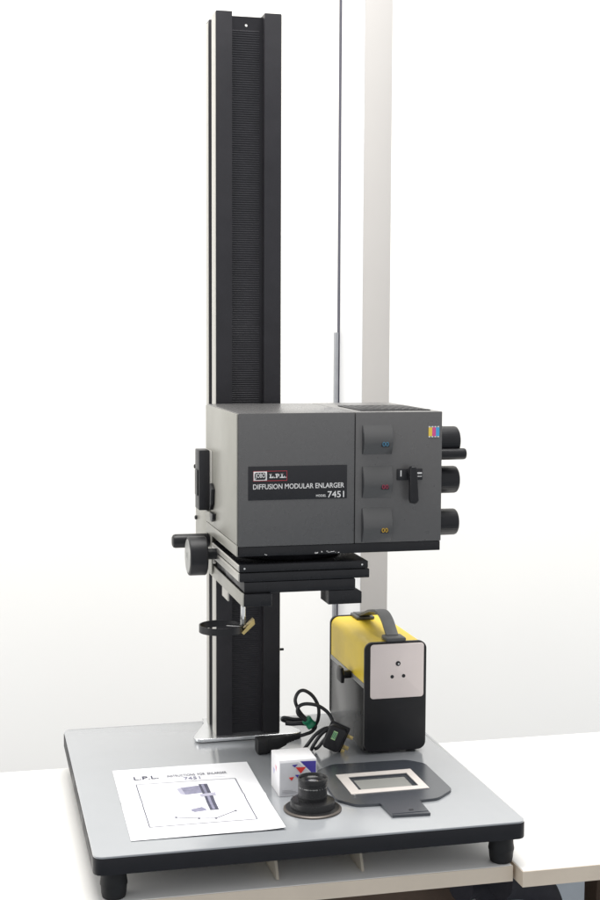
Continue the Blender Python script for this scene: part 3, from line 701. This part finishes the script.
# moulded connector with strain relief
b = B()
def loftx(b, secs):
    """secs: (x, yc, zc, hw, hh) rounded-rectangle sections along a slightly skewed x axis"""
    rings = []
    for x, yc, zc, hw, hh in secs:
        pts = rrect(-hw, hw, -hh, hh, min(hw, hh) * 0.45, 3); rings.append([b.verts.new((x, yc + p[0], zc + p[1])) for p in pts])
    n = len(rings[0]); fs = [b.faces.new(rings[0]), b.faces.new(rings[-1][::-1])]
    for A, C in zip(rings, rings[1:]):
        for k in range(n): fs.append(b.faces.new((A[k], C[k], C[(k + 1) % n], A[(k + 1) % n])))
    bmesh.ops.recalc_face_normals(b, faces=fs)
loftx(b, [(-0.0050, 0.092, 0.0128, 0.0135, 0.0118), (-0.0035, 0.092, 0.0128, 0.0140, 0.0124), (0.0100, 0.093, 0.0128, 0.0140, 0.0124), (0.0105, 0.093, 0.0128, 0.0132, 0.0116), (0.0200, 0.094, 0.0135, 0.0128, 0.0110), (0.0290, 0.0945, 0.0150, 0.0120, 0.0090), (0.0400, 0.095, 0.0175, 0.0095, 0.0078), (0.0440, 0.095, 0.0182, 0.0075, 0.0070)])
for k in range(5):
    x = 0.0445 + k * 0.0048
    loftx(b, [(x, 0.095, 0.0184 + k * 0.0010, 0.0058 - k * 0.0004, 0.0058 - k * 0.0004), (x + 0.0034, 0.095, 0.0192 + k * 0.0010, 0.0055 - k * 0.0004, 0.0055 - k * 0.0004)])
    if k < 4: loftx(b, [(x + 0.0033, 0.095, 0.0192 + k * 0.0010, 0.0040, 0.0040), (x + 0.0049, 0.095, 0.0196 + k * 0.0010, 0.0040, 0.0040)])
obj('connector', b, rubber, pcd)
def cable(pts, r=cr): 
    b = B(); tube(b, spline(pts, 8), r, 12); return obj('cable', b, cable_black, pcd)
# strand from the connector into the bundle, then the standing loops
cable([(0.0660, 0.095, 0.0228), (0.0760, 0.096, 0.0245), (0.0880, 0.100, 0.0270), (0.0960, 0.106, 0.0330), (0.0880, 0.108, 0.0400), (0.0780, 0.110, 0.0490),
       (0.0686, 0.110, 0.0614), (0.0630, 0.111, 0.0773), (0.0685, 0.113, 0.0895), (0.0785, 0.114, 0.0923), (0.0920, 0.114, 0.0833), (0.1011, 0.113, 0.0683), (0.1034, 0.113, 0.0548), (0.1015, 0.114, 0.0400), (0.0940, 0.116, 0.0260)])
cable([(0.0940, 0.104, 0.0300), (0.0860, 0.103, 0.0400), (0.0740, 0.102, 0.0490), (0.0650, 0.101, 0.0590), (0.0665, 0.101, 0.0695), (0.0784, 0.101, 0.0735), (0.0985, 0.100, 0.0695), (0.1143, 0.098, 0.0580), (0.1211, 0.094, 0.0454), (0.1215, 0.086, 0.0370), (0.1051, 0.083, 0.0359), (0.0895, 0.083, 0.0259), (0.0775, 0.084, 0.0110), (0.0740, 0.088, 0.0042)])
cable([(0.1240, 0.076, 0.0385), (0.1120, 0.076, 0.0375), (0.0980, 0.076, 0.0290), (0.0860, 0.076, 0.0130), (0.0835, 0.080, 0.0042), (0.0860, 0.088, 0.0038)])
cable([(0.1190, 0.066, 0.0330), (0.1100, 0.068, 0.0300), (0.1010, 0.070, 0.0210), (0.0930, 0.074, 0.0090), (0.0900, 0.082, 0.0040)])
# folded strands sticking out to the left
cable([(0.0900, 0.118, 0.0385), (0.0779, 0.122, 0.0415), (0.0620, 0.124, 0.0430), (0.0480, 0.125, 0.0460), (0.0450, 0.126, 0.0425), (0.0520, 0.127, 0.0390), (0.0680, 0.124, 0.0375), (0.0850, 0.120, 0.0365)])
cable([(0.0900, 0.114, 0.0350), (0.0760, 0.117, 0.0370), (0.0600, 0.118, 0.0370), (0.0490, 0.118, 0.0385)], 0.0038)
b = B(); tube(b, spline([(0.0800, 0.106, 0.0465), (0.0850, 0.106, 0.0410), (0.0905, 0.105, 0.0345)], 5), lambda t: 0.0080 + 0.0005 * math.sin(t * 9), 18); obj('green_tape', b, tape_green, pcd)
# three-pin plug lying on its side
def plug():
    Mx = Matrix.Translation((0.1195, 0.060, 0.0258)) @ Matrix.Rotation(math.radians(24), 4, 'Y') @ Matrix.Rotation(math.radians(-22), 4, 'Z')
    b = B(); prism(b, rrect(-0.0175, 0.0120, -0.0195, 0.0195, 0.007, 6), 'y', -0.0160, 0.0120, bev=0.003, seg=3)
    bmesh.ops.transform(b, matrix=Mx, verts=b.verts); pg = obj('plug', b, knob_black, pcd)
    b = B(); box(b, -0.0080, -0.0010, -0.0166, -0.0161, -0.0020, 0.0120, bev=0); bmesh.ops.transform(b, matrix=Mx, verts=b.verts); obj('plug_label', b, label_green, pg)
    b = B()
    for k in range(3): box(b, -0.0074 + k * 0.0022, -0.0063 + k * 0.0022, -0.0170, -0.0167, 0.0, 0.0105)
    bmesh.ops.transform(b, matrix=Mx, verts=b.verts); obj('label_print', b, tape_green, pg)
    b = B(); box(b, -0.0195, 0.0140, 0.0121, 0.0165, -0.0215, 0.0215, bev=0.002); bmesh.ops.transform(b, matrix=Mx, verts=b.verts); obj('plug_face', b, knob_black, pg)
    for dx, dz in ((0.0142, -0.010), (0.0142, 0.008), (0.0100, -0.0170)):
        b = B(); box(b, dx - 0.0005, dx + 0.0095, 0.0135, 0.0160, dz - 0.0030, dz + 0.0030, bev=0.0006); bmesh.ops.transform(b, matrix=Mx, verts=b.verts); obj('plug_pin', b, brass, pg)
plug()

# ================================================================== things below the tables
bb = thing('storage_box', 'dark brown box standing on the floor under the tables', 'box', (0.02, 0.25, -0.78))
bx('box_body', brown_mat, bb, -0.60, 0.325, 0.05, 0.45, -0.779, -0.225, bev=0.006)
bx('box_lid', brown_mat, bb, -0.605, 0.33, 0.045, 0.455, -0.222, -0.185, bev=0.006)
def arm_loop(label, pts, r):
    o = thing('chair_arm', label, 'chair arm', (pts[0][0], pts[0][1], -0.78))
    b = B(); tube(b, spline(pts, 8), r, 16); obj('arm_pad', b, bag_mat, o); return o
arm_loop('black curved padded arm under the gap between the two tables', [(0.385, 0.02, -0.78), (0.385, 0.02, -0.40), (0.365, 0.0, -0.25), (0.33, -0.03, -0.20), (0.29, -0.06, -0.19)], 0.022)
arm_loop('black curved padded arm under the corner of the right table', [(0.45, -0.05, -0.78), (0.45, -0.05, -0.35), (0.435, -0.06, -0.23), (0.395, -0.08, -0.185), (0.34, -0.10, -0.17)], 0.026)
sb = thing('cloth_bundle', 'dark crumpled cloth bundle under the right table edge', 'cloth', (0.675, 0.1, -0.78))
b = B(); prof = [(0, -0.779), (0.12, -0.779), (0.14, -0.6), (0.11, -0.4), (0.09, -0.25), (0.06, -0.17), (0, -0.15)]; lathe(b, prof, (0.675, 0.1, 0), 'z', 28)
for v in b.verts:
    if v.co.z > -0.77:
        v.co.x += random.uniform(-0.012, 0.012); v.co.y += random.uniform(-0.012, 0.012)
obj('cloth', b, brown_mat, sb)
stand_in = thing('floor_stand_in', 'added pale grey block standing in for the floor behind the black arms', 'floor stand-in', (0.48, 0.18, -0.78))  # added block in place of the floor, which gets little light here
stand_in_m = mat('stand_in_grey', (0.62, 0.66, 0.70), 0.5, 0, 0.05, 20, 0.05)  # colour lightened to make up for the dim light under the table
bx('stand_in_body', stand_in_m, stand_in, 0.405, 0.56, 0.06, 0.30, -0.779, -0.222, bev=0.006)
bx('stand_in_rim', stand_in_m, stand_in, 0.400, 0.565, 0.055, 0.305, -0.220, -0.200, bev=0.004)

# ------------------------------------------------------------------ render settings
scene.render.engine = 'CYCLES'
scene.cycles.max_bounces = 8
scene.cycles.diffuse_bounces = 4
scene.render.resolution_x = 683; scene.render.resolution_y = 1024
